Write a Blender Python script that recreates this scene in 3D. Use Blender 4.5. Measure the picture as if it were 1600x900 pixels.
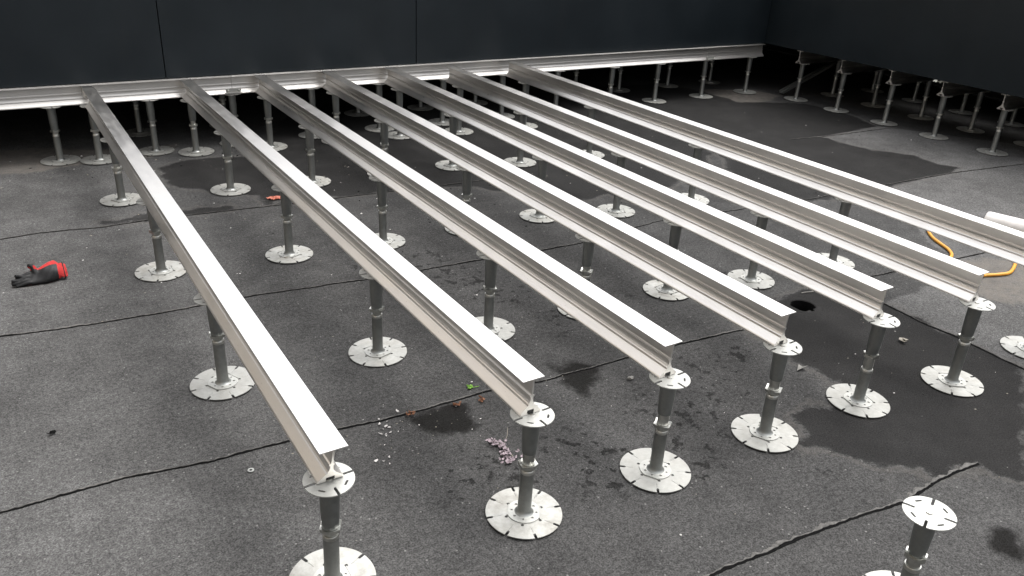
import bpy, bmesh, math, random
import numpy as np
from mathutils import Vector, Matrix
R = math.radians
for o in list(bpy.data.objects): bpy.data.objects.remove(o)
scene = bpy.context.scene
col = scene.collection
rng = random.Random(7)

# ------------------------------------------------------------------ camera
cam = bpy.data.cameras.new('camera'); cam_o = bpy.data.objects.new('camera', cam); col.objects.link(cam_o)
cam.sensor_width = 36.0; cam.lens = 1270.77/1600*36.0
cam.clip_start = 0.02; cam.clip_end = 500
cam_o.location = (-0.46431, -1.66753, 1.47133)
cam_o.rotation_euler = (1.12535925, -0.04997668, -0.5601769)
scene.camera = cam_o
scene.render.resolution_x, scene.render.resolution_y = 1024, 576

# ------------------------------------------------------------------ sky, sun, exposure
SUN_EL, SUN_AZ = 70, 82          # degrees; azimuth measured from +Y towards +X
world = bpy.data.worlds.new('World'); scene.world = world; world.use_nodes = True
nt = world.node_tree; bg = nt.nodes['Background']
sky = nt.nodes.new('ShaderNodeTexSky'); sky.sky_type = 'NISHITA'; sky.sun_disc = False
sky.sun_elevation = R(SUN_EL); sky.sun_rotation = R(SUN_AZ)
sky.air_density = 1.0; sky.dust_density = 5.0; sky.ozone_density = 1.0
hs = nt.nodes.new('ShaderNodeHueSaturation'); hs.inputs['Saturation'].default_value = 0.12
nt.links.new(sky.outputs[0], hs.inputs['Color']); 
# an overcast sky is about three times brighter overhead than at the horizon
tc = nt.nodes.new('ShaderNodeTexCoord'); sx = nt.nodes.new('ShaderNodeSeparateXYZ'); nt.links.new(tc.outputs['Generated'], sx.inputs[0])
mr = nt.nodes.new('ShaderNodeMapRange'); nt.links.new(sx.outputs[2], mr.inputs[0])
for i_, v_ in enumerate((0., .55, .38, 1.12)): mr.inputs[1+i_].default_value = v_
vm = nt.nodes.new('ShaderNodeVectorMath'); vm.operation = 'SCALE'; nt.links.new(hs.outputs[0], vm.inputs[0]); nt.links.new(mr.outputs[0], vm.inputs['Scale'])
nt.links.new(vm.outputs[0], bg.inputs['Color'])
bg.inputs['Strength'].default_value = 0.15
sun = bpy.data.lights.new('sun', 'SUN'); sun.energy = 0.55; sun.angle = R(40); sun.color = (1, .96, .9)
sun_o = bpy.data.objects.new('sun', sun); col.objects.link(sun_o)
sd = Vector((math.sin(R(SUN_AZ))*math.cos(R(SUN_EL)), math.cos(R(SUN_AZ))*math.cos(R(SUN_EL)), math.sin(R(SUN_EL))))
sun_o.rotation_euler = (-sd).to_track_quat('-Z', 'Y').to_euler()
scene.view_settings.view_transform = 'Standard'; scene.view_settings.look = 'None'
scene.view_settings.exposure = 1.55; scene.view_settings.gamma = 1.0

# ------------------------------------------------------------------ measures (metres)
W, H, HP, YF = 0.0627, 0.4221, 0.3180, 3.466      # joist flange, joist top, pedestal top, back rail
XW = 5.50                                          # face of the right wall

# ------------------------------------------------------------------ node helpers
class NT:
    def __init__(s, name):
        s.m = bpy.data.materials.new(name); s.m.use_nodes = True
        s.t = s.m.node_tree; s.b = s.t.nodes['Principled BSDF']
        s.co = s.t.nodes.new('ShaderNodeTexCoord').outputs['Object']
    def n(s, typ, **kw):
        x = s.t.nodes.new('ShaderNode'+typ)
        for k, v in kw.items(): setattr(x, k, v)
        return x
    def put(s, sock, v):
        if hasattr(v, 'is_linked') or isinstance(v, bpy.types.NodeSocket): s.t.links.new(v, sock)
        else: sock.default_value = v
    def math(s, op, a, b=0.0, c=None, clamp=False):
        x = s.n('Math', operation=op, use_clamp=clamp); s.put(x.inputs[0], a); s.put(x.inputs[1], b)
        if c is not None: s.put(x.inputs[2], c)
        return x.outputs[0]
    def noise(s, scale, detail=3, rough=.55, vec=None, dist=0):
        x = s.n('TexNoise'); x.inputs['Scale'].default_value = scale; x.inputs['Detail'].default_value = detail
        x.inputs['Roughness'].default_value = rough; x.inputs['Distortion'].default_value = dist
        s.t.links.new(vec or s.co, x.inputs['Vector']); return x.outputs['Fac']
    def scaled(s, v):
        x = s.n('Mapping'); x.inputs['Scale'].default_value = v; s.t.links.new(s.co, x.inputs['Vector']); return x.outputs[0]
    def range(s, v, a, b, c=0., d=1., smooth=False):
        x = s.n('MapRange'); x.interpolation_type = 'SMOOTHSTEP' if smooth else 'LINEAR'
        s.put(x.inputs[0], v)
        for i, q in enumerate((a, b, c, d)): x.inputs[1+i].default_value = q
        return x.outputs[0]
    def mix(s, f, a, b):
        x = s.n('Mix', data_type='RGBA'); s.put(x.inputs[0], f)
        for i, q in ((6, a), (7, b)):
            if isinstance(q, (tuple, list)): x.inputs[i].default_value = (*q[:3], 1)
            else: s.put(x.inputs[i], q)
        return x.outputs[2]
    def scale_col(s, c, f):
        x = s.n('VectorMath', operation='SCALE')
        if isinstance(c, (tuple, list)): x.inputs[0].default_value = c[:3]
        else: s.put(x.inputs[0], c)
        s.put(x.inputs['Scale'], f); return x.outputs[0]
    def attr(s, name): return s.n('Attribute', attribute_name=name).outputs['Fac']
    def set(s, **kw):
        for k, v in kw.items():
            sock = s.b.inputs[k.replace('_', ' ')]
            if isinstance(v, (tuple, list)): sock.default_value = (*v[:3], 1)
            else: s.put(sock, v)
    def bump(s, h, strength, dist):
        x = s.n('Bump'); x.inputs['Strength'].default_value = strength; x.inputs['Distance'].default_value = dist
        s.t.links.new(h, x.inputs['Height']); s.t.links.new(x.outputs[0], s.b.inputs['Normal'])

def mat_aluminium(name='mill_aluminium', metal=1.0, dr=0, k=1.0):
    t = NT(name)
    st = t.noise(1, 3, .5, t.scaled((150, .7, 150)))
    bl = t.noise(5, 5, .6); bl2 = t.noise(1.3, 3)
    t.set(Base_Color=t.mix(t.range(bl, .35, .7), (.76, .735, .70), (.69, .67, .645)), Metallic=1.0)
    sk = t.range(t.noise(160, 3, .7), .68, .74, 0, .6); t.t.links.new(t.mix(sk, t.mix(t.range(bl, .35, .7), (.76, .735, .70), (.69, .67, .645)), (.25, .22, .19)), t.b.inputs['Base Color'])
    r = t.math('ADD', t.range(st, .3, .7, .31, .36), t.math('ADD', t.range(bl2, .35, .65, -.03, .05), t.range(t.noise(1, 5, .6, t.scaled((40, 9, 40))), .35, .7, -.03, .05)))
    t.set(Roughness=t.math('ADD', r, dr), Metallic=metal)
    if k != 1.0: t.t.links.new(t.scale_col(t.b.inputs['Base Color'].links[0].from_socket, k), t.b.inputs['Base Color'])
    # drawn finish: reflections smear across the extrusion direction (local Y), stay crisp along it
    ax = t.n('VectorTransform', vector_type='VECTOR', convert_from='OBJECT', convert_to='WORLD'); ax.inputs[0].default_value = (.04, 1, .06)
    cr = t.n('VectorMath', operation='CROSS_PRODUCT'); t.t.links.new(t.n('NewGeometry').outputs['Normal'], cr.inputs[0]); t.t.links.new(ax.outputs[0], cr.inputs[1])
    t.t.links.new(cr.outputs[0], t.b.inputs['Tangent']); t.b.inputs['Anisotropic'].default_value = .5
    return t.m
def mat_zinc(name, a, b, rough, scale=35, metal=1.0):
    t = NT(name)
    v = t.n('TexVoronoi'); v.inputs['Scale'].default_value = scale*3; t.t.links.new(t.co, v.inputs['Vector'])
    sp = t.n('SeparateColor'); t.t.links.new(v.outputs['Color'], sp.inputs[0])
    n = t.noise(scale, 4, .6)
    oi = t.n('ObjectInfo').outputs['Random']
    f = t.math('ADD', t.math('MULTIPLY', sp.outputs[0], .35), t.range(n, .3, .7, 0, .6))
    c = t.scale_col(t.mix(f, a, b), t.range(oi, 0, 1, .86, 1.06))
    t.set(Base_Color=c, Metallic=metal, Roughness=t.range(n, .3, .7, rough-.07, rough+.08)); t.bump(n, .15, .0008); return t.m
def mat_base_plate():
    t = NT('pressed_galvanised_plate')
    v = t.n('TexVoronoi'); v.inputs['Scale'].default_value = 105; t.t.links.new(t.co, v.inputs['Vector'])
    sp = t.n('SeparateColor'); t.t.links.new(v.outputs['Color'], sp.inputs[0]); n = t.noise(35, 4, .6)
    f = t.math('ADD', t.math('MULTIPLY', sp.outputs[0], .35), t.range(n, .3, .7, 0, .6))
    dirt = t.math('MULTIPLY', t.range(t.noise(11, 6, .72), .42, .68, 0, 1), t.range(t.n('ObjectInfo').outputs['Random'], 0, 1, .25, .85))
    c = t.scale_col(t.mix(dirt, t.mix(f, (.275, .275, .26), (.35, .35, .33)), (.17, .16, .14)), t.range(t.n('ObjectInfo').outputs['Random'], 0, 1, .86, 1.05))
    t.set(Base_Color=c, Metallic=.5, Roughness=t.math('ADD', t.range(n, .3, .7, .36, .50), t.math('MULTIPLY', dirt, .3)))
    xy = t.n('SeparateXYZ'); t.t.links.new(t.co, xy.inputs[0])
    ang = t.math('MULTIPLY', t.math('ARCTAN2', xy.outputs[1], xy.outputs[0]), 8/(2*math.pi))
    fr = t.math('ABSOLUTE', t.math('SUBTRACT', t.math('FRACT', t.math('ADD', ang, 8.0)), .5))
    rad = t.math('POWER', t.math('ADD', t.math('POWER', xy.outputs[0], 2.0), t.math('POWER', xy.outputs[1], 2.0)), .5)
    near = t.math('ABSOLUTE', t.math('SUBTRACT', rad, .074))
    rib = t.math('MULTIPLY', t.range(fr, .012, .035, 1, 0, True), t.range(near, .009, .013, 1, 0, True))
    t.bump(t.math('ADD', rib, t.math('MULTIPLY', n, .12)), .8, .0016); return t.m
def mat_plain(name, c, rough=.6, metal=0., var=.25, scale=60, bump=.1, spec=.5):
    t = NT(name); n = t.noise(scale, 4, .6)
    t.set(Base_Color=t.scale_col(c, t.range(n, .3, .7, 1-var, 1+var)), Roughness=rough, Metallic=metal)
    t.b.inputs['Specular IOR Level'].default_value = spec
    t.bump(n, bump, .002); return t.m
def mat_cladding():
    t = NT('charcoal_cladding'); n = t.noise(2.2, 5, .6); f = t.noise(420, 2)
    dust = t.range(t.noise(1, 5, .65, t.scaled((7, 7, 1.2))), .5, .8, 0, .10)
    t.set(Base_Color=t.mix(dust, t.scale_col((.0078, .0113, .0142), t.range(n, .3, .7, .85, 1.15)), (.03, .03, .03)),
          Roughness=t.range(n, .3, .7, .38, .47))
    t.b.inputs['Specular IOR Level'].default_value = .26
    t.bump(f, .04, .0005); return t.m

def mat_ground():
    t = NT('mineral_roof_membrane')
    wet_a, dry_a, dust_a, st_a = t.attr('wet'), t.attr('dry'), t.attr('dust'), t.attr('stain')
    tone = t.attr('tone')
    rag = t.math('ADD', t.range(t.noise(7, 6, .62), .2, .8, -.05, .05), t.range(t.noise(60, 3, .6), .2, .8, -.012, .012))
    def mask(a, w, k=1.0): return t.range(t.math('ADD', a, t.math('MULTIPLY', rag, k)), -w, w, 0, 1, True)
    wet, dry = mask(wet_a, .011, 1.15), mask(dry_a, .012, .5)
    wet = t.math('MULTIPLY', wet, t.range(t.noise(3.2, 5, .6), .40, .60, 1.0, .90))
    silt = t.range(t.math('ABSOLUTE', t.math('ADD', t.math('ADD', wet_a, t.math('MULTIPLY', rag, 1.15)), .022)), 0, .02, .22, 0, True)
    dust = mask(dust_a, .025, 1.0); st = mask(st_a, .022, .9)
    g1 = t.noise(210, 4, .7); g2 = t.noise(75, 3, .6); m1 = t.noise(1.6, 4, .6); m2 = t.noise(9, 5, .65)
    gran = t.math('MULTIPLY', t.range(g1, .36, .64, .48, 1.52), t.range(g2, .36, .64, .76, 1.24))
    mott = t.math('MULTIPLY', t.range(m1, .36, .64, .84, 1.14), t.range(m2, .36, .64, .86, 1.13))
    b = t.scale_col(t.mix(dry, (.040, .0395, .039), (.070, .069, .068)), t.math('MULTIPLY', gran, t.math('MULTIPLY', mott, tone)))
    # pale mineral flecks
    v = t.n('TexVoronoi'); v.inputs['Scale'].default_value = 62; t.t.links.new(t.co, v.inputs['Vector'])
    sp = t.n('SeparateColor'); t.t.links.new(v.outputs['Color'], sp.inputs[0])
    fl = t.math('MULTIPLY', t.math('GREATER_THAN', sp.outputs[0], .90), t.math('LESS_THAN', v.outputs['Distance'], .17))
    b = t.mix(t.math('MULTIPLY', fl, .5), b, (.20, .195, .19))
    v2 = t.n('TexVoronoi'); v2.inputs['Scale'].default_value = 13; t.t.links.new(t.co, v2.inputs['Vector'])
    sp2 = t.n('SeparateColor'); t.t.links.new(v2.outputs['Color'], sp2.inputs[0])
    fl2 = t.math('MULTIPLY', t.math('GREATER_THAN', sp2.outputs[0], .93), t.math('LESS_THAN', v2.outputs['Distance'], t.math('MULTIPLY', sp2.outputs[1], .07)))
    b = t.mix(fl2, b, (.30, .29, .28))
    # scuffs: thin dry chalky marks
    sc = t.math('ADD', t.range(t.noise(14, 6, .75, None, 1.2), .61, .74, 0, .18), t.range(t.noise(1, 6, .7, t.scaled((2.2, 9, 1)), .6), .60, .74, 0, .16))
    b = t.mix(sc, b, (.085, .082, .08))
    b = t.mix(t.math('MULTIPLY', dust, t.range(t.noise(22, 5, .65), .3, .7, .25, .85)), b, (.112, .101, .089))
    b = t.mix(t.math('MULTIPLY', st, t.range(g2, .3, .7, .75, 1.0)), b, t.scale_col((.0048, .0045, .0042), gran))
    spl = t.math('MULTIPLY', t.range(t.math('ADD', t.attr('splash'), t.math('MULTIPLY', rag, 3.0)), -.06, .06, 0, 1, True), t.range(t.math('ADD', t.noise(24, 5, .62), t.math('MULTIPLY', t.noise(5, 2), .35)), .745, .785, 0, 1, True))
    b = t.mix(t.math('MULTIPLY', spl, .85), b, t.scale_col((.012, .0117, .0115), gran))
    wetc = t.scale_col((.0136, .0133, .0131), t.math('MULTIPLY', t.math('MULTIPLY', t.range(g1, .36, .64, .45, 1.55), tone), t.range(m2, .3, .7, .85, 1.15)))
    b = t.mix(silt, b, (.085, .078, .070))
    b = t.mix(t.math('MULTIPLY', wet, t.math('SUBTRACT', 1.0, t.math('MULTIPLY', fl2, .6))), b, wetc)
    t.set(Base_Color=b, Roughness=t.math('SUBTRACT', .88, t.math('MULTIPLY', wet, .2)))
    t.b.inputs['Specular IOR Level'].default_value = .04
    t.bump(t.math('ADD', g1, t.math('MULTIPLY', g2, .8)), .55, .004); return t.m

M = dict(render=mat_plain('beige_render', (.46, .41, .35), .85, scale=8, var=.08), alu=mat_aluminium(), rail=mat_aluminium('oxidised_aluminium', .78, .08, .66), plate=mat_base_plate(), disc=mat_zinc('galvanised_plate', (.30, .30, .283), (.37, .37, .35), .42, metal=.55),
    tube=mat_zinc('galvanised_tube', (.205, .212, .205), (.27, .275, .265), .5, 50),
    sleeve=mat_zinc('dull_steel_sleeve', (.19, .198, .193), (.24, .247, .24), .52, 50),
    thread=mat_zinc('bright_zinc', (.42, .42, .395), (.54, .54, .51), .36, 80),
    clad=mat_cladding(), ground=mat_ground(),
    black=mat_plain('black_rubber', (.012, .012, .012), .6), gap=mat_plain('black_bitumen', (.0045, .0045, .0045), .9, spec=.03),
    bead=mat_plain('dried_bitumen_bleed', (.070, .067, .063), .9, var=.5, scale=90),
    deck=mat_plain('dark_deck_underside', (.018, .018, .018), .8),
    red=mat_plain('red_knit', (.27, .009, .008), .9, scale=400, bump=.6), nitrile=mat_plain('black_nitrile', (.0032, .0032, .0036), .55, scale=120, bump=.4, spec=.25),
    orange=mat_plain('yellow_orange_rubber', (.50, .225, .022), .42, var=.1), roll=mat_plain('off_white_plastic', (.46, .44, .42), .5, var=.08),
    petal=mat_plain('pale_petal', (.42, .40, .39), .7, var=.5, scale=30), lilac=mat_plain('lilac_petal', (.215, .172, .190), .75, var=.4, scale=150),
    leafg=mat_plain('fresh_leaf', (.10, .22, .02), .5), leafo=mat_plain('dry_orange_leaf', (.19, .085, .045), .7, var=.4),
    leafr=mat_plain('coral_leaf', (.36, .11, .07), .7), stone=mat_plain('grey_pebble', (.13, .125, .115), .8), brown=mat_plain('dry_leaf', (.15, .135, .11), .7),
    hole=mat_plain('black_drain_pipe', (.003, .003, .003), .9, spec=.1), scrap=mat_plain('white_plastic_scrap', (.5, .5, .44), .5))

# ------------------------------------------------------------------ mesh helpers
def obj(name, bm, mat, parent=None, smooth=False, loc=None, angle=None):
    me = bpy.data.meshes.new(name); bmesh.ops.recalc_face_normals(bm, faces=bm.faces); bm.to_mesh(me); bm.free()
    for m in (mat if isinstance(mat, (list, tuple)) else [mat]): me.materials.append(m)
    if smooth:
        me.polygons.foreach_set('use_smooth', [True]*len(me.polygons))
        if angle: me.set_sharp_from_angle(angle=R(angle))
    o = bpy.data.objects.new(name, me); col.objects.link(o)
    if parent: o.parent = parent
    if loc: o.location = loc
    return o
def empty(name, loc=(0, 0, 0), rz=0):
    o = bpy.data.objects.new(name, None); col.objects.link(o); o.location = loc; o.rotation_euler = (0, 0, rz)
    o.empty_display_size = .05; return o
def tag(o, label=None, cat=None, group=None, kind=None):
    for k, v in (('label', label), ('category', cat), ('group', group), ('kind', kind)):
        if v: o[k] = v
    return o
def copy_tree(o, parent=None):
    c = o.copy(); col.objects.link(c); c.parent = parent
    for ch in list(o.children): copy_tree(ch, c)
    return c
def add_box(bm, x0, x1, y0, y1, z0, z1, bev=0):
    r = bmesh.ops.create_cube(bm, size=1)
    for v in r['verts']:
        v.co = Vector(((x0+x1)/2+v.co.x*(x1-x0), (y0+y1)/2+v.co.y*(y1-y0), (z0+z1)/2+v.co.z*(z1-z0)))
    if bev:
        es = {e for v in r['verts'] for e in v.link_edges}
        bmesh.ops.bevel(bm, geom=list(es), offset=bev, segments=2, affect='EDGES')
def add_lathe(bm, prof, n=28, cap0=True, cap1=True):
    rings = []
    for r, z in prof: rings.append([bm.verts.new((r*math.cos(2*math.pi*i/n), r*math.sin(2*math.pi*i/n), z)) for i in range(n)])
    for a, b in zip(rings, rings[1:]):
        for i in range(n): bm.faces.new((a[i], a[(i+1) % n], b[(i+1) % n], b[i]))
    if cap0: bm.faces.new(rings[0][::-1])
    if cap1: bm.faces.new(rings[-1])
def add_tube(bm, pts, rad, n=10, caps=True):
    pts = [Vector(p) for p in pts]; rings = []
    up = Vector((0, 0, 1))
    for i, p in enumerate(pts):
        d = (pts[min(i+1, len(pts)-1)]-pts[max(i-1, 0)]).normalized()
        a = d.cross(up); a = a.normalized() if a.length > 1e-4 else Vector((1, 0, 0)); b = a.cross(d)
        r = rad[i] if isinstance(rad, (list, tuple)) else rad
        rings.append([bm.verts.new(p+(a*math.cos(2*math.pi*k/n)+b*math.sin(2*math.pi*k/n))*r) for k in range(n)])
    for a, b in zip(rings, rings[1:]):
        for i in range(n): bm.faces.new((a[i], a[(i+1) % n], b[(i+1) % n], b[i]))
    if caps: bm.faces.new(rings[0][::-1]); bm.faces.new(rings[-1])
def spline(pts, k=8):
    P = [Vector(p) for p in pts]; P = [P[0]*2-P[1]]+P+[P[-1]*2-P[-2]]; out = []
    for i in range(1, len(P)-2):
        for j in range(k):
            t = j/k; a, b, c, d = P[i-1:i+3]
            out.append(.5*((2*b)+(c-a)*t+(2*a-5*b+4*c-d)*t*t+(3*b-a-3*c+d)*t**3))
    out.append(P[-2]); return out
def plate(outer, holes, z0, z1):
    """flat sheet with real holes, extruded from z0 to z1"""
    bm = bmesh.new(); es = []
    for loop in [outer]+holes:
        vs = [bm.verts.new((x, y, z0)) for x, y in loop]
        es += [bm.edges.new((vs[i], vs[(i+1) % len(vs)])) for i in range(len(vs))]
    bmesh.ops.triangle_fill(bm, use_beauty=True, use_dissolve=False, edges=es)
    r = bmesh.ops.extrude_face_region(bm, geom=bm.faces[:])
    for v in [g for g in r['geom'] if isinstance(g, bmesh.types.BMVert)]: v.co.z = z1
    return bm
def circ(cx, cy, r, n=12, a0=0): return [(cx+r*math.cos(a0+2*math.pi*i/n), cy+r*math.sin(a0+2*math.pi*i/n)) for i in range(n)]
def slot(r, a, length, width, tang=False):
    pts = []; h = length/2-width/2
    for s in (1, -1):
        for k in range(7):
            t = -math.pi/2+math.pi*k/6
            pts.append((s*(h+width/2*math.cos(t)), s*width/2*math.sin(t)))
    aa = a+(math.pi/2 if tang else 0)
    return [(r*math.cos(a)+x*math.cos(aa)-y*math.sin(aa), r*math.sin(a)+x*math.sin(aa)+y*math.cos(aa)) for x, y in pts]
def notched(rad, n, depth, width, a0=0):
    """circle with n rounded notches cut in from the rim"""
    out = []; hw = math.asin(width/2/rad)
    for k in range(n):
        a = a0+2*math.pi*k/n
        def P(u, v): return (u*math.cos(a)-v*math.sin(a), u*math.sin(a)+v*math.cos(a))
        rr = rad*math.cos(hw)
        out.append(P(rr, -width/2))
        for j in range(7):
            t = -math.pi/2+math.pi*j/6
            out.append(P(rad-depth+width/2-width/2*math.cos(t), width/2*math.sin(t)))
        out.append(P(rr, width/2))
        m = 10
        for j in range(1, m):
            b = a+hw+(2*math.pi/n-2*hw)*j/m; out.append((rad*math.cos(b), rad*math.sin(b)))
    return out

# ------------------------------------------------------------------ ground: one sheet to the horizon, weathering masks as attributes
WET = [
 [(.267,3.139),(.433,3.232),(.572,3.202),(.907,3.179),(1.163,3.9),(1.708,4.3),(3.0,4.3),(4.9,4.0),(4.98,3.3),(4.9,3.1),(4.216,2.7),(3.3,1.889),(2.433,1.493),(2.369,1.694),(2.137,1.682),(1.899,1.962),(1.69,2.174),(1.252,2.246),(1.041,2.27),(.815,2.326),(.643,2.317),(.621,2.467),(.456,2.596),(.349,2.7),(.252,2.859)],
 [(4.938,3.186),(5.522,2.953),(5.53,2.464),(5.43,2.148),(4.691,2.094),(4.715,1.772),(4.914,1.485),(4.881,1.271),(4.93,1.172),(4.755,1.11),(4.491,1.121),(4.095,1.1),(3.4,1.12),(3.3,1.6),(4.216,2.975)],
 [(1.914,.246),(2.195,.318),(2.57,.328),(2.581,.074),(2.583,-.271),(2.574,-.526),(1.887,-.89),(1.88,-.843),(1.868,-.771),(1.731,-.752),(1.686,-.754),(1.681,-.735),(1.679,-.686),(1.637,-.646),(1.573,-.625),(1.55,-.588),(1.511,-.521),(1.442,-.459),(1.447,-.428),(1.581,-.335),(1.654,-.315),(1.726,-.336),(1.873,-.269),(1.855,-.036),(1.858,.127)],
 [(-.151,2.38),(.065,2.405),(.341,2.389),(.447,2.372),(.464,2.293),(.322,2.307),(.085,2.309),(-.036,2.318)],
 [(2.574,-.526),(3.0,-.9),(3.0,-1.6),(1.887,-.89)],
]
DRY = [[(4.691,2.094),(5.43,2.148),(6.285,.973),(6.0,-1.4),(2.60,-1.3),(2.574,-.526),(2.581,.074),(2.95,.10),(3.40,.30),(3.435,.417),(4.095,1.1),(4.491,1.121),(4.755,1.11),(4.93,1.172),(4.881,1.271),(4.914,1.485),(4.715,1.772)]]
DUST = [[(-.928,3.95),(-.185,3.742),(.173,3.553),(.454,3.59),(.394,3.389),(.076,3.38),(-.32,3.311),(-.932,3.33)],
 [(5.0,3.72),(5.5,3.5),(5.56,3.25),(5.314,3.13),(4.984,3.12),(4.93,3.35)], [(3.40,.18),(3.9,.02),(3.6,-.33),(3.1,-.2),(3.05,-.02)]]
STAIN = [[(.438,.258),(.544,.262),(.66,.245),(.625,.17),(.618,.12),(.56,.105),(.50,.13),(.45,.19)],
 [(1.02,.10),(1.12,.14),(1.16,.22),(1.12,.29),(1.03,.30),(.98,.2)], [(1.77,-1.02),(1.9,-.93),(2.05,-1.05),(1.9,-1.2)],[(1.5,-.98),(1.62,-.94),(1.66,-1.0),(1.56,-1.05)]]
SPLASH = [[(.40,-.15),(.65,-.28),(1.0,-.42),(1.3,-.40),(1.45,-.2),(1.75,.0),(1.72,.13),(1.4,.12),(1.3,.02),(1.1,.0),(.7,-.02),(.45,.05)], [(.75,1.55),(.7,1.3),(.95,.95),(1.2,.55),(1.5,.45),(1.6,.65),(1.3,.95),(1.15,1.25),(1.0,1.6)], [(1.3,-.62),(1.5,-.75),(1.55,-.68),(1.4,-.58)], [(1.9,.4),(2.3,.35),(2.2,.6),(1.9,.6)]]
def sdf(poly, X, Y):
    P = np.array(poly); d = np.full(X.shape, 1e9); ins = np.zeros(X.shape, bool); n = len(P)
    for i in range(n):
        a, b = P[i], P[(i+1) % n]; e = b-a; wx, wy = X-a[0], Y-a[1]
        t = np.clip((wx*e[0]+wy*e[1])/(e@e), 0, 1)
        d = np.minimum(d, (wx-t*e[0])**2+(wy-t*e[1])**2)
        if a[1] != b[1]:
            c = ((a[1] > Y) != (b[1] > Y)) & (X < (b[0]-a[0])*(Y-a[1])/(b[1]-a[1])+a[0]); ins ^= c
    return np.clip(np.where(ins, 1, -1)*np.sqrt(d), -.3, .3)
def ground():
    xs = np.concatenate([[-80, -40, -20, -10, -5, -3], np.arange(-1.6, 7.0, .02), [8, 10, 14, 20, 40, 80]])
    ys = np.concatenate([[-80, -40, -20, -10, -5, -3], np.arange(-1.8, 4.6, .02), [5.5, 7, 10, 20, 40, 80]])
    # drain opening: a square of the sheet is cut out and refilled round the pipe mouth
    X, Y = np.meshgrid(xs, ys); nx, ny = len(xs), len(ys)
    co = np.stack([X, Y, np.zeros_like(X)], -1).reshape(-1, 3)
    idx = np.arange(nx*ny).reshape(ny, nx)
    cx = (X[:-1, :-1]+X[1:, 1:])/2; cy = (Y[:-1, :-1]+Y[1:, 1:])/2
    keep = ((cx-HOLE[0])**2+(cy-HOLE[1])**2) > (HR+.002)**2
    q = np.stack([idx[:-1, :-1], idx[:-1, 1:], idx[1:, 1:], idx[1:, :-1]], -1)[keep]
    me = bpy.data.meshes.new('roof_membrane'); me.vertices.add(len(co)); me.vertices.foreach_set('co', co.ravel())
    me.loops.add(q.size); me.loops.foreach_set('vertex_index', q.ravel())
    me.polygons.add(len(q)); me.polygons.foreach_set('loop_start', np.arange(0, q.size, 4)); me.update(calc_edges=True)
    x, y = X.ravel(), Y.ravel()
    def put(name, v):
        a = me.attributes.new(name, 'FLOAT', 'POINT'); a.data.foreach_set('value', v.astype(np.float32))
    wet = np.max([sdf(p, x, y) for p in WET], 0)
    put('splash', np.max([sdf(p, x, y) for p in SPLASH], 0)); put('wet', wet); put('dry', np.max([sdf(p, x, y) for p in DRY], 0)); put('dust', np.max([sdf(p, x, y) for p in DUST], 0))
    put('stain', np.max([sdf(p, x, y) for p in STAIN], 0))
    row = np.floor((y+.74)/1.03).astype(int); bay = np.where(x > 1.865, 1, 0)
    tn = np.array([1.0, 1.06, .94, 1.03, .97, 1.08, .92]); 
    left = 1/(1+np.exp((x-.12-.10*np.sin(y*3.1)-.12*(y-.5))/.16))       # membrane tone is paler to the left, darker among the joists
    put('tone', tn[(row*2+bay*3) % 7]*(1+.55*left))
    me.materials.append(M['ground'])
    o = bpy.data.objects.new('roof_membrane', me); col.objects.link(o); tag(o, kind='structure')
HOLE, HR = (2.248, .222), .052
ground()
bm = bmesh.new()   # pipe mouth of the open drain: membrane collar dips into a black pipe
add_lathe(bm, [(HR+.022, .0008), (HR+.004, .0012), (HR, -.002), (HR-.001, -.02), (HR-.001, -.25)], 40, False, True)
for f in bm.faces: f.material_index = 0 if f.calc_center_median().z > -.004 else 1
dh = obj('drain_hole', bm, [M['ground'], M['hole']], loc=(*HOLE, 0))
for nm, val in (('wet', .3), ('dry', -.3), ('dust', -.3), ('stain', -.3), ('splash', -.3), ('tone', 1.)):
    a = dh.data.attributes.new(nm, 'FLOAT', 'POINT'); a.data.foreach_set('value', [val]*len(dh.data.vertices))
tag(dh, 'round black open drain hole in the wet membrane', 'drain')

# seams between the membrane strips: black open lap with a ragged bleed of bitumen
def seam(pts, bead, gap=.0045, side=1, seed=0):
    r = random.Random(seed); P = []
    for (a, b) in zip(pts, pts[1:]):
        n = max(2, int(math.dist(a, b)/.008))
        for i in range(n): P.append((a[0]+(b[0]-a[0])*i/n, a[1]+(b[1]-a[1])*i/n))
    P.append(pts[-1]); bm = bmesh.new(); n = len(P)
    def walk(sc, m):
        v = [0.]
        for i in range(n-1): v.append(v[-1]*.86+r.uniform(-sc, sc))
        return [abs(q)*m for q in v]
    off = walk(.0010, 1); off2 = walk(.0010, 1); gw = walk(.0016, 1.4); bw = walk(.004, bead)
    rows = []
    for i, (x, y) in enumerate(P):
        d = Vector((P[min(i+1, n-1)][0]-P[max(i-1, 0)][0], P[min(i+1, n-1)][1]-P[max(i-1, 0)][1])).normalized()
        nn = Vector((-d.y, d.x))*side; o = (off[i]-off2[i])*1.2
        g0 = Vector((x, y))+nn*o; g1 = g0+nn*(gap*.7+gw[i]); b1 = g1+nn*(.0020+bw[i])
        mid = g1.lerp(b1, .5); e0 = g0-nn*.002
        rows.append([bm.verts.new((*e0, .0008)), bm.verts.new((*g0, .0012)), bm.verts.new((*g1, .0012)), bm.verts.new((*g1, .0030)),
                     bm.verts.new((*mid, .0030+min(.003, bw[i]*.25))), bm.verts.new((*b1, .0009))])
    for a, b in zip(rows, rows[1:]):
        for k in range(5):
            f = bm.faces.new((a[k], b[k], b[k+1], a[k+1])); f.material_index = 0 if k < 2 else 1
    tag(obj('membrane_seam', bm, [M['gap'], M['bead']]), kind='structure')
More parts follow.
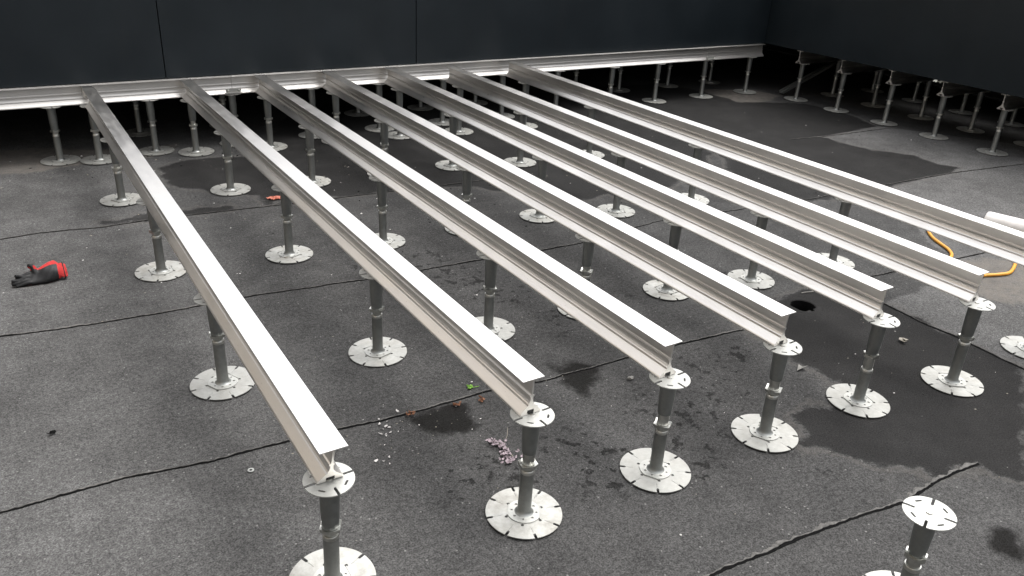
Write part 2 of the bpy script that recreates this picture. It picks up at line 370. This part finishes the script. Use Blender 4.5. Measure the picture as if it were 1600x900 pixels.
seam([(-1.6,.37),(-.646,.358),(-.501,.354),(-.346,.353),(-.134,.318),(-.009,.315),(.178,.303),(.374,.277),(.594,.269),(.761,.267),(.932,.236),(1.3,.223),(1.525,.213),(1.865,.183)], .50, .0042, 1, 1)
seam([(-1.6,1.40),(-.597,1.363),(-.369,1.327),(-.102,1.305),(.083,1.302),(.12,1.302)], 1.1, .004, 1, 2)
seam([(.12,1.302),(.279,1.299),(.733,1.245),(1.26,1.215),(1.599,1.185),(1.865,1.18)], .2, .0055, 1, 3)
seam([(-1.6,2.38),(-.55,2.33),(-.399,2.344),(-.126,2.305),(.086,2.318),(.566,2.278),(.649,2.272),(1.865,2.2)], .15, .004, 1, 4)
seam([(-1.2,-.70),(.3,-.69),(.857,-.702),(.992,-.715),(1.132,-.721),(1.294,-.738),(1.508,-.769),(1.68,-.758),(1.86,-.77)], 1.5, .006, 1, 5)
seam([(2.581,.30),(2.581,.074),(2.569,-.114),(2.583,-.271),(2.573,-.405),(2.574,-.7),(2.58,-1.3)], .1, .009, 1, 6)
seam([(2.581,.30),(2.984,.26),(3.5,.21),(4.2,.17),(6,.1)], .15, .004, 1, 8)
seam([(1.9,1.20),(2.36,1.25),(3.4,1.15),(4.49,1.121),(4.755,1.11),(5.5,1.02)], .5, .003, 1, 9)
seam([(4.40,2.13),(4.691,2.094),(4.95,2.08),(5.5,2.06)], .6, .002, 1, 10)

# ------------------------------------------------------------------ dark clad walls with a raised deck behind them
WT = .96
def wall(name, label, spans, loc, rz, WT=WT):
    root = empty(name, loc, rz); tag(root, label, 'wall')
    for a, b in spans:
        bm = bmesh.new(); add_box(bm, a+.0025, b-.0025, 0, .022, 0, WT-H, .0015); obj('cladding_panel', bm, M['clad'], root)
    bm = bmesh.new(); add_box(bm, spans[0][0], spans[-1][1], .024, .10, .004, WT-H-.01); obj('backing_frame', bm, M['gap'], root)
    return root
wall('cladding_wall', 'long charcoal clad wall across the back, above the pale rail', [(-4.5, -1.19), (-1.19, .427), (.427, 2.046), (2.046, XW-.004)], (0, YF+.006, H+.004), 0)
wall('cladding_wall', 'charcoal clad wall on the right, meeting the back wall in the corner', [(-.02, 2.6), (2.6, 5.6)], (XW, YF+.01, H+.004), -math.pi/2, 1.25)
bm = bmesh.new(); add_box(bm, -4.5, 7.6, YF+.11, 6.99, H+.006, H+.05)
tag(obj('deck_slab', bm, M['deck']), kind='structure')
bm = bmesh.new(); add_box(bm, XW+.105, 6.50, -2.2, YF+.108, H+.006, H+.05)
tag(obj('deck_slab', bm, M['deck']), kind='structure')
bm = bmesh.new(); add_box(bm, 6.56, 7.6, -2.2, YF+.108, H+.006, H+.05); add_box(bm, 6.502, 6.558, 2.75, YF+.107, H+.006, H+.05)
tag(obj('deck_slab', bm, M['deck']), kind='structure')
bm = bmesh.new(); add_box(bm, 7.61, 7.75, -2.2, 7.2, 0, H+.05)  # added wall, stops daylight flooding in below the right deck
tag(obj('void_blocker', bm, M['deck']), 'added dark low wall blocking daylight under the right deck', 'wall')
bm = bmesh.new(); add_box(bm, -4.5, 7.6, 7.0, 7.2, 0, H+.05)  # added end wall, gives the void behind the back rail a dark end
tag(obj('void_blocker', bm, M['deck']), 'added dark low wall keeping the void under the back deck dark', 'wall')
bm = bmesh.new(); add_box(bm, -4.7, -4.5, 3.6, 7.2, 0, H+.05)
tag(obj('void_blocker', bm, M['deck']), 'dark low wall closing the left end of the void', 'wall')

# unseen beige building added so the joists reflect a warm facade, with window openings
root = empty('added_reflected_building', (-6.5, 0, 0)); tag(root, 'added unseen beige building, left of the terrace, reflected in the joists', 'building')
bm = bmesh.new(); add_box(bm, -4, 0, -14, 26, .004, 9.0, .02); obj('wall', bm, M['render'], root)
for y in (-9, -4, 1, 6, 11, 16, 21):
    bm = bmesh.new(); add_box(bm, .003, .05, y-.7, y+.7, 1.1, 2.6); f = obj('window', bm, M['deck'], root)
# ------------------------------------------------------------------ joists (an extruded aluminium I profile)
JH = H-HP
HALF = [(.0313, JH), (.0313, JH-.0026), (.0045, JH-.0030), (.0024, JH-.0055), (.0022, .0600), (.0030, .0578), (.0062, .0556), (.0064, .0536), (.0042, .0508), (.0036, .0455), (.0042, .0390), (.0066, .0325),
        (.0088, .0300), (.0088, .0286), (.0062, .0274), (.0064, .0262), (.0110, .0248), (.0285, .0068), (.0303, .0042), (.0305, 0), (.0085, 0), (.0085, .0030), (.0100, .0030), (.0100, .0125), (0, .0125)]
PROF = HALF+[(-x, z) for x, z in HALF[::-1][1:]]
def joist_mesh(L):
    bm = bmesh.new()
    a = [bm.verts.new((x, 0, z)) for x, z in PROF]; f = bm.faces.new(a)
    r = bmesh.ops.extrude_face_region(bm, geom=[f])
    for v in [g for g in r['geom'] if isinstance(g, bmesh.types.BMVert)]: v.co.y = L
    bmesh.ops.triangulate(bm, faces=[q for q in bm.faces if len(q.verts) > 4]); return bm
def joist(name, label, cat, group, x, y0, L, z=HP, rz=0, strip=True, skew=0, mat='alu'):
    bm = joist_mesh(L)
    for v in bm.verts:
        if v.co.y < .001: v.co.y += skew*(1-v.co.z/JH)      # slanting saw cut
    o = obj(name, bm, M[mat], loc=(x, y0, z)); o.rotation_euler = (0, 0, rz); tag(o, label, cat, group)
    if strip:
        bm = bmesh.new(); add_box(bm, -.0095, .0095, .0006+skew*.93, L-.001, .0040, .0120); obj('rubber_strip', bm, M['black'], o)
    return o
JX = [0, .5242, .9569, 1.3867, 1.8182, 2.2386, 2.7500]
JN = [-.329, -.2917, -.317, -.339, -.3634, -.437, -.62]
JE = [YF-.105, YF-.034, YF-.034, YF-.034, YF-.034, YF-.12, YF-.075]
ORD = ['leftmost', 'second', 'third', 'fourth', 'fifth', 'sixth', 'rightmost']
jlab = ['leftmost of the seven long aluminium joists, ending above the bottom edge', 'second long aluminium joist from the left, next to the leftmost one', 'third long aluminium joist from the left',
        'middle one of the seven long aluminium joists', 'fifth long aluminium joist from the left, third from the right', 'sixth long aluminium joist, its end in front of the orange hose', 'rightmost long aluminium joist, running out of the picture over the orange hose']
for i in range(7):
    joist('aluminium_joist', jlab[i], 'joist', 'long parallel aluminium joists', JX[i], JN[i], JE[i]-JN[i], skew=.036 if i == 0 else .006)
# rail along the back wall, three lengths butted end to end
rail_lab = ['pale aluminium edge rail along the back wall, left length', 'pale aluminium edge rail along the back wall, long middle length', 'short aluminium edge rail at the dark corner of the walls']
for lab, a, b in zip(rail_lab, (-4.0, .796, 4.803), (.794, 4.801, 5.47)):
    joist('edge_rail', lab, 'rail', 'edge rails along the back wall', b, YF, b-a, rz=math.pi/2, mat='rail')
for lab, x in (('small splice bracket over the rail joint between the first two joists', .795), ('small splice bracket over the rail joint near the wall corner', 4.802)):
    root = empty('splice_bracket', (x, YF-.034, HP)); tag(root, lab, 'bracket', 'splice brackets on the edge rail')
    bm = bmesh.new(); add_box(bm, -.045, .045, -.004, .0005, .012, .034, .001); add_box(bm, -.05, .05, -.018, -.004, .010, .0125, .0005); obj('bracket_plate', bm, M['disc'], root)
    for s in (-1, 1):
        bm = bmesh.new(); add_lathe(bm, [(.006, 0), (.006, .005), (.003, .006), (.003, .010)], 6)
        o = obj('bolt', bm, M['thread'], root); o.location = (s*.032, -.004, .024); o.rotation_euler = (R(90), 0, 0)
# pale end cleat that ties the leftmost joist to the rail
bm = bmesh.new(); add_box(bm, -.028, .028, -.064, 0, JH-.006, JH-.001, .001); add_box(bm, -.028, .028, -.004, 0, .045, JH-.007, .001); add_box(bm, -.028, -.025, -.060, -.005, .05, JH-.007)
tag(obj('end_cleat', bm, M['alu'], loc=(0, YF-.034, HP)), 'pale cleat joining the leftmost joist to the back rail', 'cleat')

# ------------------------------------------------------------------ adjustable steel pedestals
BR = .1022
def pedestal_mesh(var, h=HP):
    """root with parts; var = (top of lower tube, nut height, bottom of upper sleeve)"""
    t, nz, s = var; root = empty('adjustable_pedestal')
    z0 = .0050
    bm = bmesh.new(); add_lathe(bm, [(BR-.012, .0008), (BR-.012, z0-.0002)], 40); obj('black_gap_disc', bm, M['black'], root)  # black disc filling the gap under the base plate
    holes = [circ(.0515*math.cos(a), .0515*math.sin(a), .0044, 10) for a in [2*math.pi*(k+.5)/6 for k in range(6)]]
    base = obj('base_plate', plate(notched(BR, 8, .017, .0076, math.pi/8), holes, z0, z0+.0024), M['plate'], root)
    # reinforcing plate with two straight sides and bolt holes
    out = []
    for i in range(48):
        a = 2*math.pi*i/48; x, y = .046*math.cos(a), .046*math.sin(a); out.append((max(-.041, min(.041, x)), y))
    h2 = [circ(.033*math.cos(a), .033*math.sin(a), .0042 if k % 2 else .0030, 10) for k, a in enumerate([2*math.pi*k/8 for k in range(8)])]
    obj('reinforcing_plate', plate(out, h2, z0+.0028, z0+.0052), M['disc'], base)
    for sx in (-1, 1):
        bm = bmesh.new(); add_box(bm, sx*.0425-.0012, sx*.0425+.0012, -.022, .022, z0+.0022, z0+.0066, .0005); obj('folded_tab', bm, M['disc'], base)
    bm = bmesh.new(); add_lathe(bm, [(.026, z0+.005), (.0215, z0+.008), (.0192, z0+.013), (.0182, z0+.018), (.0180, t-.012)], 32, True, True); obj('tube', bm, M['tube'], root, True, angle=50)
    bm = bmesh.new(); add_lathe(bm, [(.0180, t-.0118), (.0188, t-.011), (.0188, t-.001), (.0180, t)], 32); obj('tube_collar', bm, M['thread'], root, True, angle=40)
    bm = bmesh.new(); prof = []; z = t+.0002; k = 0
    while z < max(s, nz)+.004: prof.append((.0158 if k % 2 else .0148, z)); z += .0016; k += 1
    if len(prof) < 2: prof = [(.0152, t+.0002), (.0152, t+.004)]
    add_lathe(bm, prof, 28); obj('threaded_rod', bm, M['thread'], root, True)
    # wing nut: hexagonal ring with raised ears
    bm = bmesh.new(); vs = []
    for lvl in (0, 1):
        ring = []
        for i in range(24):
            a = 2*math.pi*i/24; hexr = .0228/max(.001, math.cos((a % (math.pi/3))-math.pi/6))
            ring.append(bm.verts.new((hexr*math.cos(a), hexr*math.sin(a), nz+(.0085+.005*max(0, math.cos(3*a))**2)*lvl-.004)))
        vs.append(ring)
    inner = [[bm.verts.new((.0166*math.cos(2*math.pi*i/24), .0166*math.sin(2*math.pi*i/24), nz-.004+.0075*l)) for i in range(24)] for l in (0, 1)]
    for i in range(24):
        j = (i+1) % 24
        bm.faces.new((vs[0][i], vs[0][j], vs[1][j], vs[1][i])); bm.faces.new((inner[1][i], inner[1][j], inner[0][j], inner[0][i]))
        bm.faces.new((vs[1][i], vs[1][j], inner[1][j], inner[1][i])); bm.faces.new((inner[0][i], inner[0][j], vs[0][j], vs[0][i]))
    obj('wing_nut', bm, M['thread'], root)
    bm = bmesh.new(); add_lathe(bm, [(.0172, s), (.0190, s+.001), (.0205, s+.025), (.0220, s+.06 if s+.06 < h-.02 else h-.02), (.0225, h-.0045)], 32); obj('upper_sleeve', bm, M['sleeve'], root, True, angle=50)
    h3 = [slot(.040, math.pi/4+k*math.pi/2, .017, .0052, True) for k in range(4)]
    tp = obj('top_plate', plate(notched(.0560, 4, .026, .0066), h3, h-.0040, h-.0012), M['disc'], root)
    bm = bmesh.new(); add_lathe(bm, [(.0075, h-.0012), (.0065, h+.0015)], 16); obj('screw_head', bm, M['thread'], tp)
    return root
VARS = [(.158, .176, .180), (.150, .163, .202), (.156, .168, .196), (.134, .184, .190), (.168, .184, .188)]
protos = [pedestal_mesh(v) for v in VARS]
for p in protos: tag(p, 'x', 'pedestal')
used = set()
def pedestal(x, y, v, label, group, rz=None, along=0, tilt=None):
    if v in used: o = copy_tree(protos[v])
    else: o = protos[v]; used.add(v)
    o.location = (x, y, 0); a = rng.uniform(0, 2*math.pi) if rz is None else rz
    o.rotation_euler = (R(rng.uniform(-.7, .7)), R(rng.uniform(-.7, .7)), a); tag(o, label, 'pedestal', group)
    if tilt: o.rotation_euler = (*tilt, a)
    for ch in list(o.children):
        if ch.name.startswith('top_plate'): ch.rotation_euler = (0, 0, -a+along+R(rng.uniform(-6, 6)))
    return o
rows = {0: [-.268, .708, 1.684, 2.651, 3.40], 1: [-.2887, .6655, 1.630, 2.594, 3.36], 2: [-.3202, .6305, 1.5916, 2.550, 3.30], 3: [-.3444, .61, 1.575, 2.53, 3.28],
        4: [-.3664, .5887, 1.5686, 2.5155, 3.25], 5: [-.4465, .505, 1.462, 2.4124, 3.20], 6: [-.453, .472, 1.43, 2.38, 3.16]}
kinds = {(0, 0): 0, (1, 0): 1, (2, 0): 1, (3, 0): 1, (4, 0): 3, (5, 0): 4}
jn = ['leftmost long joist', 'second long joist from the left', 'third long joist from the left', 'middle long joist', 'fifth long joist from the left', 'sixth long joist from the left', 'rightmost long joist']
pos = ['under the near end of the', 'second from the near end, under the', 'third from the near end, under the', 'fourth from the near end, under the', 'close to the back rail, under the']
for i, ysr in rows.items():
    for k, y in enumerate(ysr):
        pedestal(JX[i], y, kinds.get((i, k), [0, 2, 4, 0, 4][(i*3+k*2) % 5]), f'steel pedestal {pos[k]} {jn[i]}', 'pedestals under the long joists', rz=0 if (i, k) == (0, 0) else None, tilt=(R(3.2), 0) if (i, k) == (0, 0) else None)
nth = ['first', 'second', 'third', 'fourth', 'fifth', 'sixth', 'seventh', 'eighth', 'ninth', 'tenth', 'eleventh', 'last']
for k, x in enumerate([-.195, .316, .793, 1.298, 1.765, 2.25, 2.747, 3.24, 3.769, 4.255, 4.795, 5.34]):
    pedestal(x, YF, [0, 4][k % 2], f'steel pedestal under the back rail, {nth[k]} from the left', 'pedestals under the back rail', along=math.pi/2)
# second line of support in the dark under the back deck
joist('aluminium_joist', 'shaded joist in the dark behind the pale back rail', 'joist', None, 5.48, 3.92, 6.5, rz=math.pi/2, strip=False)
for k, x in enumerate([.304, .84, 1.794, 2.3, 2.78, 3.27, 3.76, 4.239, 4.808, 5.341]):
    pedestal(x, 3.92, [4, 0][k % 2], f'shaded pedestal in the dark behind the back rail, {nth[k]} from the left', 'pedestals in the dark behind the back rail', along=math.pi/2)
# short joists running under the right wall, seen end on
RY = [3.075, 2.642, 2.182, 1.748, 1.29, .84]
for k, y in enumerate(RY):
    joist('short_joist', f'I shaped end of a joist under the right wall, {nth[k]} from the corner', 'joist', 'joists running under the right wall', XW+2.0, y, 1.995, rz=math.pi/2)
    pedestal(XW+.066, y, [4, 0][k % 2], f'steel pedestal at the edge of the right wall, {nth[k]} from the corner', 'pedestals along the right wall', along=math.pi/2)
    pedestal(6.07, y+.005, [0, 4][k % 2], f'shaded pedestal under the right wall, second row, {nth[k]} from the corner', 'pedestals in the dark under the right wall', along=math.pi/2)
    pedestal(6.64, y-.01, [4, 0][k % 2], f'shaded pedestal under the right wall, third row, {nth[k]} from the corner', 'pedestals in the dark under the right wall', along=math.pi/2)
# the free pedestal at the lower right carries nothing yet
p = pedestal_mesh((.130, .158, .166), .285); p.location = (1.142, -.991, 0); p.rotation_euler = (R(-1.0), R(-1.5), .4)
tag(p, 'free standing pedestal with bare top plate at the lower right corner', 'pedestal')

# ------------------------------------------------------------------ loose things
# slotted channel leaning in the corner gap
bm = bmesh.new(); A, B = Vector((5.60, 3.27, .014)), Vector((6.12, 3.14, .285)); d = (B-A).normalized(); s = d.cross(Vector((0, 0, 1))).normalized(); u = s.cross(d)
def bar(bm, a, b, s, u, w, h):
    vs = [bm.verts.new(p+s*x*w+u*z*h) for p in (a, b) for x, z in ((-1, 0), (1, 0), (1, 1), (-1, 1))]
    for f in ((0, 1, 2, 3), (7, 6, 5, 4), (0, 4, 5, 1), (1, 5, 6, 2), (2, 6, 7, 3), (3, 7, 4, 0)): bm.faces.new([vs[q] for q in f])
bar(bm, A, B, s, u, .030, .003); bar(bm, A+s*.0285, B+s*.0285, s, u, .0015, .022); bar(bm, A-s*.0285, B-s*.0285, s, u, .0015, .022)
tag(obj('metal_channel', bm, M['tube']), 'loose metal channel leaning at a slant under the right wall near the corner', 'channel')

# work glove: one remeshed body, black coated palm and red knit back, with cuff
def glove():
    bm = bmesh.new(); wv = Vector((.0, .80, .60)); nv = Vector((0, -.60, .80)); org = Vector((-.35, 1.795, .027))
    def L(l, w, n): return org+Vector((-l, 0, 0))+wv*w+nv*n
    def loft(secs, n=20):
        rings = []
        for l, w, nn, rw, rn in secs:
            rings.append([bm.verts.new(L(l+.006*math.sin(3*q), w+rw*math.cos(q), nn+rn*math.sin(q))) for q in [2*math.pi*k/n for k in range(n)]])
        for a, b in zip(rings, rings[1:]):
            for i in range(n): bm.faces.new((a[i], a[(i+1) % n], b[(i+1) % n], b[i]))
        bm.faces.new(rings[0][::-1]); bm.faces.new(rings[-1])
    loft([(-.010, .002, .004, .030, .008), (.000, .004, .003, .036, .011), (.010, .006, .003, .031, .015), (.024, .012, .003, .045, .019), (.042, .006, .004, .046, .022), (.065, -.003, .003, .041, .019), (.09, -.008, .001, .033, .016), (.115, -.013, 0, .028, .012), (.13, -.014, 0, .023, .009)])
    for w0, w1, ln, curl in ((.016, .004, .062, .018), (.000, -.010, .078, .004), (-.016, -.020, .080, -.004), (-.029, -.031, .066, -.008)):
        pts = spline([L(.105, w0, 0), L(.105+ln*.35, (w0*2+w1)/3, .003), L(.105+ln*.7, w1, curl*.4), L(.105+ln, w1-.002, curl)], 5)
        add_tube(bm, pts, [.0098*(1-.25*i/len(pts)) for i in range(len(pts))], 10)
    pts = spline([L(.095, .006, .004), L(.100, .026, .010), L(.106, .038, .016), L(.116, .042, .012)], 5)
    add_tube(bm, pts, [.0125-.002*i/len(pts) for i in range(len(pts))], 10)
    me = bpy.data.meshes.new('tmp'); bm.to_mesh(me); bm.free(); o = bpy.data.objects.new('tmp', me); col.objects.link(o)
    m = o.modifiers.new('r', 'REMESH'); m.mode = 'VOXEL'; m.voxel_size = .0024
    m2 = o.modifiers.new('s', 'SMOOTH'); m2.iterations = 3
    bpy.context.view_layer.update(); ev = o.evaluated_get(bpy.context.evaluated_depsgraph_get()); me2 = bpy.data.meshes.new_from_object(ev)
    bpy.data.objects.remove(o)
    me2.materials.clear(); me2.materials.append(M['nitrile']); me2.materials.append(M['red'])
    rr = random.Random(3)
    for v in me2.vertices:   # creases
        q = v.co-org; v.co += nv*(.0022*math.sin(q.x*75+q.y*60)*math.sin(q.y*40-q.x*30)+.0009*math.sin(q.y*170-q.x*90)*math.sin(q.x*110)); v.co.z = max(v.co.z, .0015)
    for p in me2.polygons:
        p.use_smooth = True; c = p.center-org; l, w, n = -c.x, c.dot(wv), c.dot(nv)
        nn = p.normal.dot(nv); edge = .024+.006*math.sin(l*60)
        p.material_index = 1 if (l < .018+.10*max(0, .01-w)*.3 or (l < .10 and w > edge) or (nn < -.25 and l < .17) or (.10 < l < .14 and w > .010 and nn < .55)) and not (l > .07 and w > .036) else 0
    g = bpy.data.objects.new('work_glove', me2); col.objects.link(g)
    tag(g, 'red and black work glove lying on the grey membrane', 'glove')
    bm = bmesh.new(); ring = [L(-.003, .006+.0385*math.cos(q), .002+.0125*math.sin(q)) for q in [2*math.pi*k/24 for k in range(25)]]
    for v in ring: v.z = max(v.z, .004)
    add_tube(bm, ring, .0022, 6, False); obj('cuff_hem', bm, M['nitrile'], g, True)
glove()

# orange hose
bm = bmesh.new(); r = .0078
hp = [(3.62,1.0),(3.74,.80),(3.72,.66),(3.675,.579),(3.571,.504),(3.506,.436),(3.467,.369),(3.43,.305),(3.38,.257),(3.315,.227),(3.22,.18),(3.18,.11),(3.22,.055),(3.293,.032),(3.356,.010),(3.415,-.003),(3.475,.009),(3.56,.042),(3.659,.089),(3.75,.135),(3.95,.28),(4.3,.3)]
add_tube(bm, spline([(x, y, r+.001) for x, y in hp], 8), r, 12)
tag(obj('orange_hose', bm, M['orange'], smooth=True), 'orange hose looping on the ground beneath the rightmost joists', 'hose')
# white roll beyond the rightmost joist
root = empty('plastic_roll', (3.885, .40, .056), 0); root.rotation_euler = (0, 0, R(-163)); tag(root, 'off white roll lying on the ground beyond the rightmost joist', 'roll')
bm = bmesh.new(); add_lathe(bm, [(.030, .004), (.046, .004), (.052, .007), (.055, .016), (.055, .9)], 40, False, True)
o = obj('wrapped_sheet', bm, M['roll'], root, True, angle=60); o.rotation_euler = (R(-90), 0, 0)
bm = bmesh.new(); add_lathe(bm, [(.026, .0), (.030, .0), (.030, .3), (.026, .3), (.026, 0)], 30, False, False); o = obj('core_tube', bm, M['brown'], root, True, angle=50); o.rotation_euler = (R(-90), 0, 0)

# litter
def flake(pts, h=.003, curl=.2, seed=0, z=.002):
    """small curled thin piece from an outline, with thickness"""
    bm = bmesh.new(); r = random.Random(seed); c = bm.verts.new((0, 0, z+h*.5))
    vs = [bm.verts.new((x, y, z+h*r.random()+curl*math.hypot(x, y)*r.random())) for x, y in pts]
    fs = [bm.faces.new((c, vs[i], vs[(i+1) % len(vs)])) for i in range(len(vs))]
    e = bmesh.ops.extrude_face_region(bm, geom=fs)
    for v in [g for g in e['geom'] if isinstance(g, bmesh.types.BMVert)]: v.co.z += .0008
    return bm
def blob(r, n, seed, asp=.6):
    q = random.Random(seed); return [(r*q.uniform(.6, 1.1)*math.cos(2*math.pi*i/n), r*asp*q.uniform(.6, 1.1)*math.sin(2*math.pi*i/n)) for i in range(n)]
def merge(bm, other, m):
    me = bpy.data.meshes.new('t'); other.to_mesh(me); other.free(); n0 = len(bm.verts); bm.from_mesh(me); bpy.data.meshes.remove(me)
    bm.verts.ensure_lookup_table()
    for v in bm.verts[n0:]: v.co = m @ v.co
def leaf_outline(l, w, n=9):
    s = [(l*t, w*math.sin(math.pi*t**.8)) for t in [k/n for k in range(n+1)]]; return s+[(x, -y) for x, y in s[-2:0:-1]]
bm = bmesh.new()
for k, (a, l) in enumerate(((2.2, .020), (1.2, .016), (3.3, .018))): merge(bm, flake(leaf_outline(l, .006), .004, .25, k), Matrix.Rotation(a, 4, 'Z'))
add_tube(bm, [(0, 0, .003), (.012, -.004, .005), (.026, -.003, .003)], .0011, 6)
tag(obj('green_leaf', bm, M['leafg'], loc=(.704, .31, 0)), 'bright green leaf sprig on the ground near the dark stain', 'leaf')
for (x, y, s, lab) in ((.456, .257, 5, 'dry orange leaf scrap at the left tip of the dark stain'), (.694, .229, 6, 'dry orange leaf scrap right of the dark stain, under a joist'), (.612, .243, 8, 'dry orange leaf scrap on the upper edge of the dark stain')):
    bm = bmesh.new(); q = random.Random(s)
    for k in range(7): merge(bm, flake(leaf_outline(q.uniform(.008, .016), q.uniform(.002, .0045)), .006, .4, k+s), Matrix.Translation((q.uniform(-.010, .010), q.uniform(-.008, .008), q.uniform(0, .006))) @ Matrix.Rotation(q.uniform(0, 6.28), 4, 'Z'))
    tag(obj('dry_leaf', bm, M['leafo'], loc=(x, y, 0)), lab, 'leaf', 'dry orange leaf scraps')
bm = bmesh.new()
for k, (a, l) in enumerate(((.2, .05), (2.9, .045), (3.6, .03), (.9, .028), (5.6, .03), (2.2, .03))): merge(bm, flake(leaf_outline(l, .013), .006, .2, k+40), Matrix.Rotation(a, 4, 'Z'))
tag(obj('coral_leaf', bm, M['leafr'], loc=(.692, 2.37, 0)), 'coral coloured dead leaf on the wet patch beside a pedestal', 'leaf')
bm = bmesh.new(); q = random.Random(11)     # spent lilac blossom spike
for k in range(110):
    t = k/109; px = .612+.012*math.sin(t*5)+(t-.5)*.022; py = .022-.115*t; wd = .007+.018*max(0, t-.55)*2
    m = Matrix.Translation((px-.62+q.gauss(0, wd*.8), py+.03+q.gauss(0, .004), .002+abs(q.gauss(0, .007)))) @ Matrix.Rotation(q.uniform(0, 6.28), 4, 'Z') @ Matrix.Rotation(q.uniform(-.9, .9), 4, 'X')
    merge(bm, flake(blob(.0062, 7, k), .003, .3, k), m)
sp = obj('blossom_spike', bm, M['lilac'], loc=(.62, -.03, 0)); tag(sp, 'faded lilac blossom spike lying beside a near pedestal', 'blossom')
bm = bmesh.new(); add_tube(bm, [(-.012, .055, .004), (.006, .02, .010), (.012, .0, .008), (.004, -.05, .006)], .0014, 6); add_tube(bm, [(.008, .014, .010), (.030, .030, .026), (.042, .048, .04)], .0009, 6); obj('stem', bm, M['brown'], sp)
PET = [(.379,.263),(.361,.285),(.364,.241),(.351,.233),(.364,.207),(.335,.212),(.386,.199),(.372,.232),(.352,.262),(.29,.089),(.311,.098),(.27,.10),(.30,.07),(.72,.34),(.43,.30),(.345,.195)]
pl = ['small white petal in the scatter left of the dark stain', 'small white petal on bare membrane below the petal scatter', 'small white petal above the seam by the green leaf']
for k, (x, y) in enumerate(PET):
    bm = flake(blob(.0042+.0022*((k*7) % 3), 7, k+90, .45), .004, .4, k)
    o = obj('white_petal', bm, M['petal'], loc=(x, y, 0)); o.rotation_euler = (0, 0, k*1.7)
    tag(o, pl[1] if y < .11 else (pl[2] if x > .6 else pl[0]), 'petal', 'white petals by the seam' if y >= .11 and x < .6 else ('white petals below the scatter' if y < .11 else None))
bm = bmesh.new(); add_lathe(bm, [(.0042, .002), (.0088, .002), (.0088, .0042), (.0042, .0042), (.0042, .002)], 24, False, False)
tag(obj('washer', bm, M['thread'], loc=(-.049, .227, 0)), 'tiny metal washer on the ground left of the leftmost joist', 'washer')
bm = flake([(-.016, .014), (-.004, .020), (.014, .012), (.018, -.006), (.010, .002), (-.004, .008), (-.008, -.016), (-.016, -.010)], .012, .5, 3)
tag(obj('curled_leaf', bm, M['brown'], loc=(2.35, -.181, 0)), 'pale curled dead leaf on the wet patch between two pedestals', 'leaf')
bm = flake([(-.028, -.008), (.012, .018), (.014, -.004), (.018, -.016), (-.004, -.010)], .010, .4, 4)
tag(obj('plastic_offcut', bm, M['stone'], loc=(1.814, -.127, 0)), 'grey triangular scrap on the edge of the wet strip', 'scrap')
bm = bmesh.new(); bmesh.ops.create_icosphere(bm, subdivisions=2, radius=.010)
for v in bm.verts: v.co = Vector((v.co.x*1.3, v.co.y*.8, v.co.z*.55+.006))*(1+.18*math.sin(v.co.x*700+v.co.y*500))
tag(obj('pebble', bm, M['stone'], loc=(1.217, .106, 0)), 'small grey pebble between the third and fourth joist ends', 'pebble')
bm = bmesh.new(); bmesh.ops.create_icosphere(bm, subdivisions=2, radius=.010)
for v in bm.verts: v.co = Vector((v.co.x*1.2, v.co.y*.9, v.co.z*.6+.006))*(1+.15*math.sin(v.co.x*500+v.co.y*600))
tag(obj('pebble', bm, M['brown'], loc=(.50, 1.595, 0)), 'small brown pebble right of a pedestal under the second joist', 'pebble')
bm = bmesh.new(); add_tube(bm, [(-.03, .01, .003), (0, .002, .005), (.018, -.004, .004), (.032, -.003, .003)], .0024, 6)
tag(obj('twig', bm, M['stone'], loc=(2.367, .296, 0)), 'short pale twig beside the round drain hole', 'twig')
bm = bmesh.new()
for k in range(5): merge(bm, flake(blob(.022, 8, k+60), .012, .4, k), Matrix.Translation((-.012*k+.01, .004*k, .002*k)) @ Matrix.Rotation(k, 4, 'Z'))
tag(obj('plastic_scrap', bm, M['scrap'], loc=(XW-.003, 1.775, H-.020)), 'crumpled white scrap caught on a joist end under the right wall', 'scrap')
bm = flake(blob(.014, 7, 5), .006, .3, 5); tag(obj('dark_crumb', bm, M['gap'], loc=(-.50, .66, 0)), 'small black crumb on the bare membrane at the left edge', 'crumb')

# loose grit, crumbs and flower dust scattered over the membrane: too small to count
bm = bmesh.new(); q = random.Random(21)
def grit(cx, cy, sx, sy, n, r0, r1):
    for k in range(n):
        x, y, r = q.gauss(cx, sx), q.gauss(cy, sy), q.uniform(r0, r1)
        if math.hypot(x-HOLE[0], y-HOLE[1]) < .07: continue
        a0 = q.uniform(0, 6.28); h = r*q.uniform(.2, .6); m = q.choice((0, 1, 1, 2, 2))
        c = bm.verts.new((x, y, .001+h)); vs = [bm.verts.new((x+r*q.uniform(.5, 1.2)*math.cos(a0+i*1.2566), y+r*q.uniform(.3, .8)*math.sin(a0+i*1.2566), .001)) for i in range(5)]
        for i in range(5): bm.faces.new((c, vs[i], vs[(i+1) % 5])).material_index = m
grit(.40, .20, .10, .07, 60, .0012, .0035); grit(.75, .22, .25, .05, 40, .0012, .004); grit(1.4, 2.3, .8, .5, 110, .0025, .008); grit(2.6, 2.2, .7, .5, 60, .0025, .008)
grit(.7, -.2, .5, .25, 60, .001, .003); grit(2.2, -.3, .3, .3, 50, .0015, .005); grit(4.0, 1.8, .8, .6, 50, .003, .008); grit(-.2, 1.6, .5, .6, 50, .0015, .005); grit(.1, 3.3, .5, .15, 50, .003, .010); grit(1.6, 1.0, .8, .4, 60, .0015, .005)
tag(obj('grit', bm, [M['petal'], M['brown'], M['gap']]), kind='stuff')
